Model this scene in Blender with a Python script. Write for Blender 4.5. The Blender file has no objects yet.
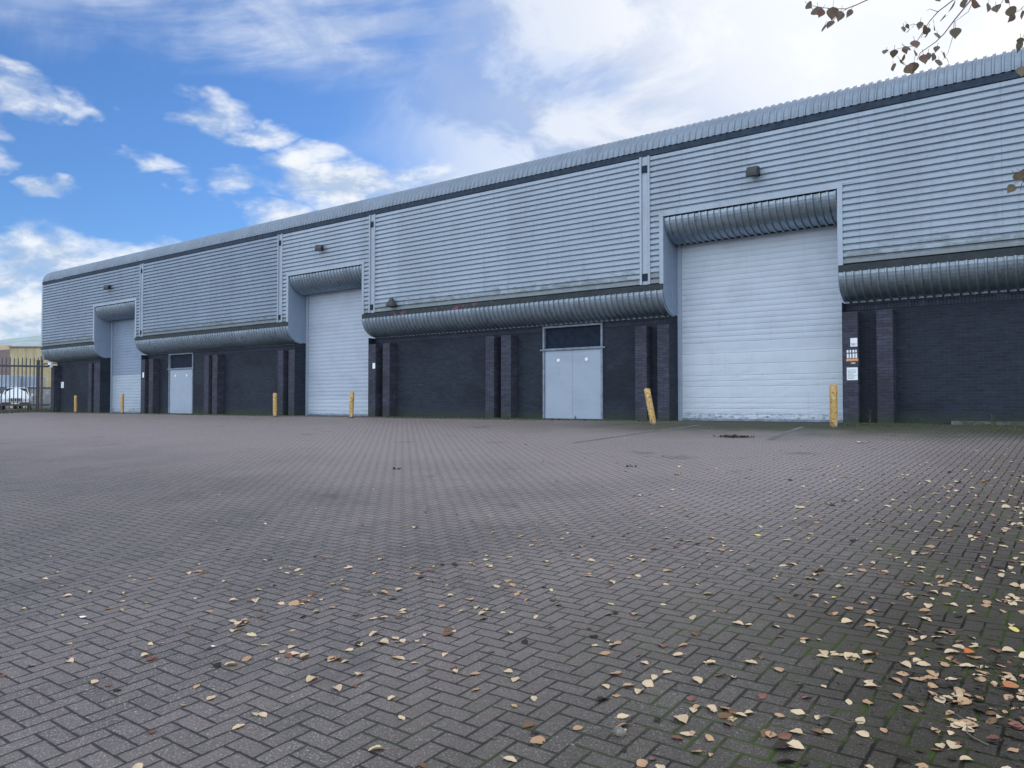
import bpy, bmesh, math, random
import numpy as np
from mathutils import Vector, Matrix
R = math.radians
rnd = random.Random(7)
scene = bpy.context.scene
COL = scene.collection

# ------------------------------------------------------------------ camera
CAM = Vector((0.0, -19.771, 0.4753))
FPX = 770.0
A0 = R(53.139)                      # wall direction is this far left of the view axis
AX = Vector((-math.cos(A0), math.sin(A0), 0)); RT = Vector((math.sin(A0), math.cos(A0), 0))
cam = bpy.data.cameras.new('camera'); cam_o = bpy.data.objects.new('camera', cam); COL.objects.link(cam_o)
cam.sensor_fit = 'HORIZONTAL'; cam.sensor_width = 36.0; cam.lens = 36.0 * FPX / 1024
cam.clip_start = 0.05; cam.clip_end = 3000
cam_o.location = CAM
PITCH = math.atan2(20, FPX)
cam_o.rotation_euler = (R(90) + PITCH, 0, math.atan2(-AX.x, AX.y))
scene.camera = cam_o
GS = 0.0518                         # the yard falls away from the building


def gz(x, y):
    if y >= 0: return 0.0
    return GS * max(y, -42.0)


# ------------------------------------------------------------------ node helpers
class NT:
    def __init__(s, name):
        s.m = bpy.data.materials.new(name); s.m.use_nodes = True
        s.t = s.m.node_tree; s.t.nodes.clear()
        s.out = s.t.nodes.new('ShaderNodeOutputMaterial')
        s.b = s.t.nodes.new('ShaderNodeBsdfPrincipled')
        s.t.links.new(s.b.outputs[0], s.out.inputs[0])

    def n(s, kind, **kw):
        nd = s.t.nodes.new(kind)
        for k, v in kw.items(): setattr(nd, k, v)
        return nd

    def put(s, sock, v):
        if hasattr(v, 'is_output'): s.t.links.new(v, sock)
        elif isinstance(v, (tuple, list)) and sock.type == 'RGBA': sock.default_value = tuple(v)[:3] + (1,)
        else: sock.default_value = v

    def M(s, op, a, b=None, c=None):
        nd = s.n('ShaderNodeMath', operation=op)
        for i, v in enumerate((a, b, c)):
            if v is not None: s.put(nd.inputs[i], v)
        return nd.outputs[0]

    def add(s, a, b): return s.M('ADD', a, b)
    def sub(s, a, b): return s.M('SUBTRACT', a, b)
    def mul(s, a, b): return s.M('MULTIPLY', a, b)

    def step(s, x, lo, hi, a=0.0, b=1.0):
        nd = s.n('ShaderNodeMapRange', interpolation_type='SMOOTHSTEP')
        for i, v in enumerate((x, lo, hi, a, b)): s.put(nd.inputs[i], v)
        return nd.outputs[0]

    def mix(s, f, a, b, mode='MIX'):
        nd = s.n('ShaderNodeMix', data_type='RGBA', blend_type=mode)
        s.put(nd.inputs[0], f); s.put(nd.inputs[6], a); s.put(nd.inputs[7], b)
        return nd.outputs[2]

    def coord(s, which='Object'): return s.n('ShaderNodeTexCoord').outputs[which]

    def xyz(s, v):
        nd = s.n('ShaderNodeSeparateXYZ'); s.put(nd.inputs[0], v); return nd.outputs

    def vec(s, x, y, z):
        nd = s.n('ShaderNodeCombineXYZ')
        for i, v in enumerate((x, y, z)): s.put(nd.inputs[i], v)
        return nd.outputs[0]

    def scale(s, v, sc):
        nd = s.n('ShaderNodeVectorMath', operation='MULTIPLY'); s.put(nd.inputs[0], v)
        nd.inputs[1].default_value = sc; return nd.outputs[0]

    def noise(s, v, sc=5, det=3, rough=.5, dist=0, out=0):
        nd = s.n('ShaderNodeTexNoise'); s.put(nd.inputs['Vector'], v)
        nd.inputs['Scale'].default_value = sc; nd.inputs['Detail'].default_value = det
        nd.inputs['Roughness'].default_value = rough; nd.inputs['Distortion'].default_value = dist
        return nd.outputs[out]

    def white(s, v):
        nd = s.n('ShaderNodeTexWhiteNoise', noise_dimensions='3D'); s.put(nd.inputs['Vector'], v); return nd.outputs[0]

    def bump(s, h, strength=.3, dist=.01):
        nd = s.n('ShaderNodeBump'); s.put(nd.inputs['Height'], h)
        nd.inputs['Strength'].default_value = strength; nd.inputs['Distance'].default_value = dist
        s.t.links.new(nd.outputs[0], s.b.inputs['Normal'])

    def set(s, col=None, rough=None, metal=None, spec=None):
        if col is not None: s.put(s.b.inputs['Base Color'], col)
        if rough is not None: s.put(s.b.inputs['Roughness'], rough)
        if metal is not None: s.put(s.b.inputs['Metallic'], metal)
        if spec is not None: s.put(s.b.inputs['Specular IOR Level'], spec)
        return s.m


def simple(name, col, rough=.6, metal=0, var=.25, sc=6, spec=.5):
    t = NT(name); v = t.coord()
    f = t.noise(v, sc, 4, .6)
    c2 = tuple(max(0, c * (1 - var)) for c in col); c3 = tuple(min(1, c * (1 + var)) for c in col)
    return t.set(t.mix(t.step(f, .3, .7), c2, c3), rough, metal, spec)


def mat_metal(name, base, dirt=(.10, .11, .12), streak=.35, sheet=1.0, rough=.42, metal=.15, green=0.0, ribbed=False):
    t = NT(name); v = t.coord(); x, y, z = t.xyz(v)
    sid = t.white(t.vec(t.M('FLOOR', t.M('DIVIDE', x, sheet)), 1.0, 0.0))
    col = t.mix(t.mul(sid, .5), base, tuple(c * .78 for c in base))
    big = t.noise(t.scale(v, (.35, .35, .5)), 1.3, 4, .6)
    col = t.mix(t.mul(t.step(big, .45, .75), .35), col, tuple(c * .72 for c in base))
    st = t.noise(t.scale(v, (5, 5, .35)), 2.2, 5, .65)
    col = t.mix(t.mul(t.step(st, .5, .78), streak), col, dirt)
    if name.endswith('profiled_sheet'):
        lo = t.noise(t.scale(v, (1.2, 1, 2.0)), 2.4, 5, .7)
        col = t.mix(t.mul(t.step(t.sub(z, t.mul(lo, 1.1)), 3.42, 3.72, 1, 0), .6), col, (.085, .10, .085))
    sp = t.noise(t.scale(v, (1, 1, 1.6)), 9, 5, .7)
    col = t.mix(t.mul(t.step(sp, .58, .75), .35), col, dirt)
    if green:
        gn = t.noise(v, 3.0, 5, .7)
        col = t.mix(t.mul(t.step(gn, .42, .62), green), col, (.055, .075, .05))
    lap = t.M('ABSOLUTE', t.sub(t.M('FRACT', t.M('DIVIDE', x, sheet * 2.9)), .5))
    col = t.mix(t.mul(t.step(lap, .0, .0035, 1, 0), .45), col, tuple(c * .35 for c in base))
    sm = t.noise(t.scale(v, (.5, .5, 3.5)), 1.6, 5, .7)
    col = t.mix(t.mul(t.step(sm, .56, .74), .20), col, tuple(c * .45 for c in base))
    h = t.noise(t.scale(v, (.8, .8, .8)), 1.0, 2)
    t.bump(h, .7, .035)
    return t.set(col, t.step(sp, .3, .8, rough - .06, rough + .2), metal)


def mat_brick(name, brick, mortar, soldier=False, vary=.5):
    t = NT(name); v = t.coord(); x, y, z = t.xyz(v)
    nrm = t.n('ShaderNodeNewGeometry').outputs['Normal']
    nx, ny, nz = t.xyz(nrm)
    side = t.M('GREATER_THAN', t.M('ABSOLUTE', nx), .6)
    u = t.add(t.mul(x, t.sub(1, side)), t.mul(y, side))
    uv = t.vec(z, u, 0.0) if soldier else t.vec(u, z, 0.0)
    bt = t.n('ShaderNodeTexBrick', offset=0.0 if soldier else .5)
    t.put(bt.inputs['Vector'], uv)
    t.put(bt.inputs['Color1'], brick); t.put(bt.inputs['Color2'], tuple(c * (1 + vary) for c in brick))
    t.put(bt.inputs['Mortar'], mortar)
    bt.inputs['Scale'].default_value = 1.0; bt.inputs['Mortar Size'].default_value = .0065
    bt.inputs['Mortar Smooth'].default_value = .3
    bt.inputs['Brick Width'].default_value = .225; bt.inputs['Row Height'].default_value = .075
    wn = t.noise(t.scale(v, (1, 1, 3.0)), 3.0, 5, .65)
    col = t.mix(t.mul(t.step(wn, .50, .68), .5), bt.outputs[0], tuple(c * 2.4 + .014 for c in brick))
    wn2 = t.noise(t.scale(v, (.6, .6, .9)), 1.1, 3, .5)
    col = t.mix(t.mul(t.step(wn2, .5, .68), .5), col, tuple(c * .55 for c in brick))
    # algae and splash marks near the ground
    gm = t.noise(v, 5, 4, .7)
    low = t.step(t.add(z, t.mul(gm, .5)), .25, .65, 1, 0)
    col = t.mix(t.mul(low, .55), col, (.035, .05, .03))
    h = t.sub(t.mul(t.noise(v, 60, 2), .25), bt.outputs[1])
    t.bump(h, .6, .006)
    return t.set(col, t.step(wn, .3, .7, .6, .85), 0, .25)


def mat_shutter(name, base, low_z=None, low_col=None, dirt_h=.28):
    t = NT(name); v = t.coord(); x, y, z = t.xyz(v)
    col = base
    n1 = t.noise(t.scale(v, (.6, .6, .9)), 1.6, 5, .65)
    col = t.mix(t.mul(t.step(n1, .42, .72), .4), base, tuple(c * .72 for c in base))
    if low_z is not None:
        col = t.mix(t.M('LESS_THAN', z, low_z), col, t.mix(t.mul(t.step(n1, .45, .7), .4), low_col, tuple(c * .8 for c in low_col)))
    st = t.noise(t.scale(v, (7, 7, .5)), 2, 4, .6)
    col = t.mix(t.mul(t.step(st, .54, .78), .14), col, (.18, .19, .20))
    sc = t.noise(t.scale(v, (2.2, 2.2, 6)), 3, 5, .7)
    scm = t.mul(t.step(sc, .6, .72), t.step(z, 1.6, 2.2, .45, .05))
    col = t.mix(scm, col, (.13, .13, .12))
    dn = t.noise(t.scale(v, (2.2, 1, 4.5)), 5, 6, .8)
    band = t.mul(t.step(z, .04, .09, .0, 1), t.step(t.add(z, t.mul(dn, .3)), dirt_h, dirt_h + .16, 1, 0))
    col = t.mix(t.mul(t.mul(t.mul(band, t.step(dn, .46, .62)), t.step(t.noise(v, .7, 2), .36, .50)), .85), col, (.045, .055, .05))
    h = t.noise(t.scale(v, (.9, 1, 1.4)), 1.4, 3)
    t.bump(h, .28, .03)
    return t.set(col, .5, .0)


def mat_paving():
    t = NT('herringbone_block_paving'); v = t.coord(); x0, y0, z0 = t.xyz(v)
    wob = t.noise(v, 9, 2, out=1)
    wob2 = t.noise(v, 1.1, 2, out=1)
    wob = t.mix(.80, wob, wob2)
    wx, wy, wz = t.xyz(wob)
    X = t.add(t.mul(x0, -10.1), t.mul(t.sub(wx, .5), .42)); Y = t.add(t.mul(y0, 10.1), t.mul(t.sub(wy, .5), .42))
    I = t.M('FLOOR', X); J = t.M('FLOOR', Y)
    d = t.M('FLOORED_MODULO', t.sub(I, J), 4.0)
    d = t.M('ROUND', d)
    V = t.M('GREATER_THAN', d, 1.5); H = t.sub(1, V)
    fx = t.sub(X, I); fy = t.sub(Y, J)
    # lying block: starts at I-d ; standing block: starts at J-(3-d)
    i0 = t.sub(I, t.mul(d, H)); j0 = t.sub(J, t.mul(t.sub(3, d), V))
    u = t.add(t.mul(t.sub(X, i0), H), t.mul(t.sub(Y, j0), V))
    w = t.add(t.mul(fy, H), t.mul(fx, V))
    e = t.M('MINIMUM', t.M('MINIMUM', u, t.sub(2, u)), t.M('MINIMUM', w, t.sub(1, w)))
    bid = t.vec(i0, j0, V)
    r1 = t.white(bid); r2 = t.white(t.vec(j0, i0, t.add(V, 3.0)))
    grain = t.noise(v, 105, 4, .75); grain2 = t.noise(v, 42, 3, .6); speck = t.noise(v, 120, 2, .6)
    base = t.mix(r1, (.064, .050, .043), (.112, .090, .077))
    base = t.mix(t.mul(t.step(r2, .62, .98), .55), base, (.120, .077, .076))
    base = t.mix(t.mul(t.step(grain2, .38, .7), .40), base, (.078, .073, .070))
    base = t.mix(t.mul(t.step(grain, .50, .64), .62), base, (.26, .235, .225))
    base = t.mix(t.mul(t.step(speck, .60, .68), .75), base, (.55, .53, .52))
    base = t.mix(t.mul(t.step(grain, .32, .48, 1, 0), .60), base, (.026, .024, .024))
    # large worn / stained areas
    big = t.noise(t.scale(v, (1, 1, 0)), .55, 4, .6); big2 = t.noise(t.scale(v, (1, 1, 0)), .16, 3, .5)
    base = t.mix(t.mul(t.step(big, .36, .66), .40), base, (.190, .155, .140))
    base = t.mix(t.mul(t.step(big2, .5, .70), .38), base, (.066, .062, .060))
    oil = t.noise(t.scale(v, (1, 1, 0)), .85, 4, .65)
    oilm = t.mul(t.step(oil, .60, .70), .42)
    # purple tinge away from the tree, green film and painted tree shade under it
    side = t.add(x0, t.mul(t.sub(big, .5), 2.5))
    moss_shade = t.mul(t.step(side, -3.2, -.3), t.step(y0, -1.0, -7.5, .35, 1))
    base = t.mix(t.mul(moss_shade, .80), base, (.028, .027, .019))
    lift = t.mul(t.step(t.add(y0, t.mul(t.sub(big, .5), 4)), -16.2, -8), t.step(side, .5, -3.5, .35, 1))  # paler mid yard: grazing sky sheen put into the block colour
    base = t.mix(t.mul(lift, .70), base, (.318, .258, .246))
    base = t.mix(oilm, base, (.050, .044, .042))
    jn0 = t.noise(v, 3.0, 4, .7)
    wall = t.step(t.add(y0, t.mul(t.sub(big, .5), 4.0)), -5.0, -1.2)
    wall = t.M('MAXIMUM', t.mul(wall, t.step(x0, -16, -7, .15, 1.0)), t.mul(t.step(t.add(y0, t.mul(t.sub(jn0, .5), .5)), -.75, -.25), .8))
    base = t.mix(t.mul(wall, .85), base, (.045, .056, .036))
    jn = t.noise(v, 23, 3, .6); edge = t.add(e, t.mul(t.sub(jn, .5), .13))
    joint = t.step(edge, .030, .095, 1, 0)
    mossn = t.noise(v, 2.3, 4, .65)
    moss = t.mul(t.step(mossn, .42, .60), t.M('MAXIMUM', moss_shade, wall))
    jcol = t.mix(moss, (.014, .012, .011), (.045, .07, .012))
    mossy_edge = t.mul(t.step(edge, .06, .22, 1, 0), t.mul(t.step(mossn, .54, .66), moss_shade))
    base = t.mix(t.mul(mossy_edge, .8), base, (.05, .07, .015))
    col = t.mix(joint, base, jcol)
    # pale droppings / lime spots
    sp = t.noise(v, 14, 2, .5)
    col = t.mix(t.mul(t.step(sp, .77, .80), .55), col, (.32, .31, .31))
    tilt = t.mul(t.sub(r1, .5), t.sub(w, .5))
    h = t.add(t.mul(t.step(edge, .0, .12), 1.0), t.add(t.mul(grain, .5), t.mul(tilt, .9)))
    t.bump(h, .85, .008)
    return t.set(col, t.M('MAXIMUM', t.step(grain2, .3, .7, .52, .76), t.mul(t.M('MAXIMUM', wall, moss_shade), .9)), 0, t.sub(.5, t.mul(t.M('MAXIMUM', wall, moss_shade), .42)))


def mat_leaf(name, c1, c2, rough=.55):
    t = NT(name); v = t.coord()
    f = t.noise(v, 38, 3, .6)
    info = t.n('ShaderNodeObjectInfo').outputs['Random']
    col = t.mix(t.step(f, .3, .7), c1, c2)
    col = t.mix(t.mul(info, .35), col, tuple(c * .6 for c in c1))
    spot = t.noise(v, 120, 2, .6)
    col = t.mix(t.mul(t.step(spot, .62, .72), .6), col, (.10, .06, .03))
    return t.set(col, rough, 0, .15)


# ------------------------------------------------------------------ mesh helpers
class MB:
    def __init__(s): s.v = []; s.f = []

    def face(s, pts):
        n = len(s.v); s.v += [tuple(p) for p in pts]; s.f.append(tuple(range(n, n + len(pts)))); return s

    def box(s, x0, x1, y0, y1, z0, z1):
        n = len(s.v)
        s.v += [(x, y, z) for z in (z0, z1) for y in (y0, y1) for x in (x0, x1)]
        s.f += [tuple(n + i for i in q) for q in ((0, 2, 3, 1), (4, 5, 7, 6), (0, 1, 5, 4), (2, 6, 7, 3), (0, 4, 6, 2), (1, 3, 7, 5))]
        return s

    def obox(s, c, ux, uy, uz, hx, hy, hz):
        n = len(s.v)
        for k in (-1, 1):
            for j in (-1, 1):
                for i in (-1, 1): s.v.append(tuple(Vector(c) + ux * hx * i + uy * hy * j + uz * hz * k))
        s.f += [tuple(n + i for i in q) for q in ((0, 2, 3, 1), (4, 5, 7, 6), (0, 1, 5, 4), (2, 6, 7, 3), (0, 4, 6, 2), (1, 3, 7, 5))]
        return s

    def prism(s, poly, a, b, axis='x'):
        """poly of 2-D points swept between a and b along the axis (x: points are y,z ; y: points are x,z)"""
        n = len(s.v); k = len(poly)
        for t in (a, b):
            for p, q in poly: s.v.append((t, p, q) if axis == 'x' else (p, t, q) if axis == 'y' else (p, q, t))
        for i in range(k): s.f.append((n + i, n + (i + 1) % k, n + k + (i + 1) % k, n + k + i))
        s.f.append(tuple(n + i for i in range(k))[::-1]); s.f.append(tuple(n + k + i for i in range(k)))
        return s

    def tube(s, pts, rad, seg=8, cap=True):
        pts = [Vector(p) for p in pts]
        rad = rad if isinstance(rad, (list, tuple)) else [rad] * len(pts)
        n = len(s.v); up = Vector((.31, .17, .93))
        for i, p in enumerate(pts):
            dr = (pts[min(i + 1, len(pts) - 1)] - pts[max(i - 1, 0)]).normalized()
            a = dr.cross(up)
            if a.length < .05: a = dr.cross(Vector((1, 0, 0)))
            a.normalize(); b = dr.cross(a)
            for k in range(seg):
                an = 2 * math.pi * k / seg
                s.v.append(tuple(p + (a * math.cos(an) + b * math.sin(an)) * rad[i]))
        for i in range(len(pts) - 1):
            for k in range(seg):
                q = n + i * seg
                s.f.append((q + k, q + (k + 1) % seg, q + seg + (k + 1) % seg, q + seg + k))
        if cap:
            s.f.append(tuple(n + k for k in range(seg))[::-1]); s.f.append(tuple(n + (len(pts) - 1) * seg + k for k in range(seg)))
        return s

    def grid(s, rows):
        n = len(s.v); w = len(rows[0])
        for r in rows: s.v += [tuple(p) for p in r]
        for i in range(len(rows) - 1):
            for k in range(w - 1):
                q = n + i * w + k
                s.f.append((q, q + 1, q + w + 1, q + w))
        return s

    def build(s, name, m, parent=None, smooth=False, bevel=0, solid=0):
        me = bpy.data.meshes.new(name); me.from_pydata(s.v, [], s.f)
        bm = bmesh.new(); bm.from_mesh(me)
        if solid:
            pass
        bmesh.ops.recalc_face_normals(bm, faces=bm.faces)
        bm.to_mesh(me); bm.free()
        if smooth:
            for p in me.polygons: p.use_smooth = True
        me.materials.append(m)
        o = bpy.data.objects.new(name, me); COL.objects.link(o)
        if parent: o.parent = parent; o.matrix_parent_inverse = Matrix.Translation(-parent.location) if parent.type == 'EMPTY' and parent.parent is None and parent.rotation_euler.z == 0 else Matrix()
        if bevel:
            b = o.modifiers.new('b', 'BEVEL'); b.width = bevel; b.segments = 2; b.limit_method = 'ANGLE'; b.angle_limit = R(35)
        if solid:
            q = o.modifiers.new('s', 'SOLIDIFY'); q.thickness = solid
        return o


def tag(o, label=None, cat=None, group=None, kind=None):
    for k, v in (('label', label), ('category', cat), ('group', group), ('kind', kind)):
        if v: o[k] = v
    return o


def empty(name, loc, label, cat, group=None, rz=0.0):
    o = bpy.data.objects.new(name, None); COL.objects.link(o); o.location = loc
    o.rotation_euler.z = rz; o.empty_display_size = .2
    return tag(o, label, cat, group)


# ------------------------------------------------------------------ materials
CLAD = (.305, .372, .448)
m_clad = mat_metal('blue_grey_profiled_sheet', CLAD, sheet=1.0, streak=.28)
m_clad2 = mat_metal('weathered_profiled_sheet', (.225, .29, .375), streak=.5, green=.10)
m_eave = mat_metal('weathered_eave_sheet', (.21, .26, .325), streak=.55, sheet=.55, green=.12, dirt=(.13, .15, .16), metal=.35)
m_bull = mat_metal('curved_soffit_sheet', (.34, .41, .48), streak=.7, sheet=.75, green=.08, dirt=(.09, .115, .13), metal=.85, rough=.40)
m_trim = mat_metal('pale_flashing', (.315, .375, .45), streak=.3)
m_reveal = mat_metal('reveal_sheet', (.23, .30, .40), streak=.25)
m_strip = mat_metal('dark_green_gutter', (.016, .024, .034), streak=.3, green=.22, dirt=(.02, .025, .022), rough=.65)
def red_flecks(m):
    t = NT.__new__(NT); t.m = m; t.t = m.node_tree; t.b = [n for n in m.node_tree.nodes if n.type == 'BSDF_PRINCIPLED'][0]
    old = t.b.inputs['Base Color'].links[0].from_socket
    x, y, z = t.xyz(t.coord())
    f = t.noise(t.coord(), 2.1, 4, .7)
    k = t.mul(t.mul(t.step(x, -20.6, -20.0), t.step(x, -15.6, -15.2, 1, 0)), t.step(f, .55, .60))
    t.put(t.b.inputs['Base Color'], t.mix(t.mul(k, .6), old, (.22, .07, .085)))


red_flecks(m_strip)
m_dark = simple('dark_gutter', (.014, .024, .042), .7, spec=.15)
m_brick = mat_brick('blue_black_brick', (.0125, .0175, .029), (.030, .036, .048))
m_pier = mat_brick('purple_grey_brick', (.032, .035, .052), (.022, .025, .034), vary=.6)
m_sold = mat_brick('soldier_course_brick', (.024, .031, .047), (.006, .008, .012), soldier=True)
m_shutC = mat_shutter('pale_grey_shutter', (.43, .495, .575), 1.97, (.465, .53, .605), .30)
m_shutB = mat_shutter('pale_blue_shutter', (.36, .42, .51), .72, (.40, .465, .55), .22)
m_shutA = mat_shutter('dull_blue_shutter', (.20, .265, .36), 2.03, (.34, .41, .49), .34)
m_door = mat_shutter('grey_painted_door', (.29, .35, .44), None, None, .06)
m_frame = simple('grey_door_frame', (.16, .20, .26), .5)
m_glass = simple('dark_transom', (.010, .018, .034), .6, spec=.12)
m_roof = simple('grey_roof_sheet', (.25, .28, .30), .6)
m_black = simple('black_metal', (.02, .024, .03), .5)
m_white = simple('white_plastic', (.75, .77, .78), .5, var=.06)
m_kerb = simple('concrete_footing', (.085, .085, .08), .95, var=.5, sc=5)
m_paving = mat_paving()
m_asph = simple('asphalt', (.06, .06, .065), .9, var=.3, sc=30)


# ================================================================== GROUND
mb = MB()
ys = [-42.0, 0.0, .64]
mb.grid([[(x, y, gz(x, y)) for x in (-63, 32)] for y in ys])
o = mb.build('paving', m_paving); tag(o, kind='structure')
mb = MB()
mb.grid([[(x, y, gz(x, y) - .02) for x in (-900, -300, -63, 32, 300, 900)] for y in (-900, -42, 0, 900)])
o = mb.build('ground', m_asph); tag(o, kind='structure')

# ================================================================== WAREHOUSE
XL, XR = -49.7, 12.0
BY = .65                     # brick wall face
wh = empty('warehouse', (-19, .65, 0), 'long terrace of blue-grey metal clad industrial units over a dark brick base', 'warehouse')
OPEN = [(-43.1, -38.72), (-26.3, -21.85), (-9.5, -4.85)]
Z_BLK0, Z_BLK1 = 3.68, 3.85
Z_TOP = 7.54


def clad(mb, x0, x1, z0, z1, y=0.0):
    """trapezoidal sheet: horizontal crests with narrow grooves, real depth"""
    P = .16; prof = []
    k0 = math.floor(z0 / P) - 1
    z = k0 * P
    while z < z1 + P:
        for dz, dy in ((0, 0.020), (.026, 0.020), (.044, -.040), (.140, -.040)):
            prof.append((dy + y, z + dz))
        z += P
    out = []
    for (ya, za), (yb, zb) in zip(prof, prof[1:]):
        if zb <= z0 or za >= z1: continue
        ta = max(0, (z0 - za) / (zb - za)); tb = min(1, (z1 - za) / (zb - za))
        a = (ya + (yb - ya) * ta, za + (zb - za) * ta); b = (ya + (yb - ya) * tb, za + (zb - za) * tb)
        if not out: out.append(a)
        out.append(b)
    n = max(1, int((x1 - x0) / 1.1))
    xs = [x0 + (x1 - x0) * i / n for i in range(n + 1)]
    jit = [rnd.uniform(-.007, .007) for _ in xs]
    mb.grid([[(x, py + jy, pz + jy * .6) for x, jy in zip(xs, jit)] for py, pz in out])


def panel(x0, x1, opening, m):
    mb = MB(); zb = Z_BLK1 + .02
    if opening:
        a, b = opening
        clad(mb, x0, a - .11, zb, 5.84); clad(mb, b + .11, x1, zb, 5.84); clad(mb, x0, x1, 5.84, Z_TOP)
    else: clad(mb, x0, x1, zb, Z_TOP)
    return mb.build('cladding_panel', m, wh)


panel(-49.55, -38.27, OPEN[0], m_clad2)
panel(-37.95, -27.0, None, m_clad2)
panel(-26.7, -21.47, OPEN[1], m_clad)
panel(-21.15, -10.21, None, m_clad)
panel(-9.91, XR, OPEN[2], m_clad)
# backing wall of the upper storey with the three openings left free
mb = MB()
xs = [XL] + [v for op in OPEN for v in op] + [XR]
for i in range(0, len(xs), 2): mb.box(xs[i] + .01, xs[i + 1] - .01, .045, .5, Z_BLK0 + .1, 7.6)
for a, b in OPEN: mb.box(a - .01, b + .01, .045, .5, 5.75, 7.6)
mb.build('upper_wall', m_dark, wh)
# the rest of the shell: ends, back, roof
mb = MB()
mb.box(XL + .02, XL + .3, .95, 34, -.3, 7.7); mb.box(XR - .3, XR - .02, .95, 34, -.3, 7.7); mb.box(XL + .02, XR - .02, 33.8, 34.1, -.3, 7.7)
mb.box(XL, XL + .28, 0.03, .95, 3.1, 7.7)
mb.build('end_wall', m_clad2, wh)
mb = MB(); mb.prism([(.70, 8.36), (17, 9.5), (34, 8.36), (34, 8.1), (17, 9.2), (.70, 8.1)], XL + .05, XR - .05); mb.build('roof', m_roof, wh)

# joints: flat strip between two upright ribs with brackets
for xc in (-38.11, -26.85, -21.31, -10.06):
    mb = MB(); mb.box(xc - .10, xc + .10, -.02, .03, Z_BLK1 + .02, Z_TOP)
    j = mb.build('joint_strip', m_trim, wh)
    for sx in (-1, 1):
        r = MB(); r.box(xc + sx * .13 - .032, xc + sx * .13 + .032, -.06, .03, Z_BLK1 + .02, Z_TOP); r.build('rib', m_trim, j)
    for zz in (4.08, 7.18):
        r = MB(); r.box(xc - .085, xc + .085, -.05, -.02, zz - .10, zz + .10); r.build('bracket', m_dark, j)
mb = MB(); mb.box(XL, XL + .15, -.05, .03, Z_BLK1, Z_TOP); mb.build('corner_flashing', m_trim, wh)


def ribbed(mb, x0, x1, arc, P=.183, d=.048):
    """sheet with upright ribs swept along an arc of (y,z, ny,nz)"""
    xs = []; n = max(1, round((x1 - x0) / P)); p = (x1 - x0) / n
    for i in range(n):
        b = x0 + i * p
        xs += [(b, 0), (b + p * .58, 0), (b + p * .68, 1), (b + p * .88, 1), (b + p * .98, 0)]
    xs.append((x1, 0))
    mb.grid([[(x, y + ny * d * k, z + nz * d * k) for x, k in xs] for y, z, ny, nz in arc])


def arc_up(cy, cz, ry, rz, n=12):      # from the front face up and over (eave)
    return [(cy - ry * math.cos(t), cz + rz * math.sin(t), -math.cos(t), math.sin(t)) for t in [math.pi / 2 * i / n for i in range(n + 1)]]


def arc_dn(cy, cz, ry, rz, n=12):      # from the front face down and under (soffit)
    return [(cy - ry * math.cos(t), cz - rz * math.sin(t), -math.cos(t), -math.sin(t)) for t in [math.pi / 2 * i / n for i in range(n + 1)]]


# eave: rounded ribbed sheet with a dark gutter line below it
ev = MB(); ribbed(ev, XL + .02, XR, arc_up(.70, 7.71, .74, .66), d=.034); eave = ev.build('eave', m_eave, wh)
gb = MB(); gb.box(XL, XR, -.03, .3, Z_TOP, 7.705); gb.build('gutter', simple('navy_gutter', (.026, .042, .068), .65, spec=.2), wh)
cap = MB(); cap.prism([(p[0] + .012, p[1] - .012) for p in arc_up(.70, 7.71, .74, .66)] + [(.70, 7.71)], XL - .015, XL + .018); cap.build('end_cap', m_eave, wh)

# canopies: rounded ribbed sheet between the door openings, with end caps and a black line above
spans = [(XL, -43.1), (-38.72, -26.3), (-21.85, -9.5), (-4.85, XR)]
for a, b in spans:
    arc = arc_dn(.66, Z_BLK0, .68, .65)
    mb = MB(); ribbed(mb, a + .001, b - .001, arc); cp = mb.build('canopy', m_bull, wh)
    mb = MB(); mb.box(a + .002, b - .002, -.045, .25, Z_BLK0 + .003, Z_BLK1); mb.build('canopy_gutter', m_strip, wh)
    mb = MB(); mb.box(a, b, .60, .66, 2.985, 3.045); mb.build('canopy_trim', m_trim, wh)
    if a == XL:
        e = MB(); e.prism([(p[0], p[1]) for p in arc] + [(.66, Z_BLK0)], XL - .01, XL + .02); e.build('canopy_end', m_bull, wh)

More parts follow.
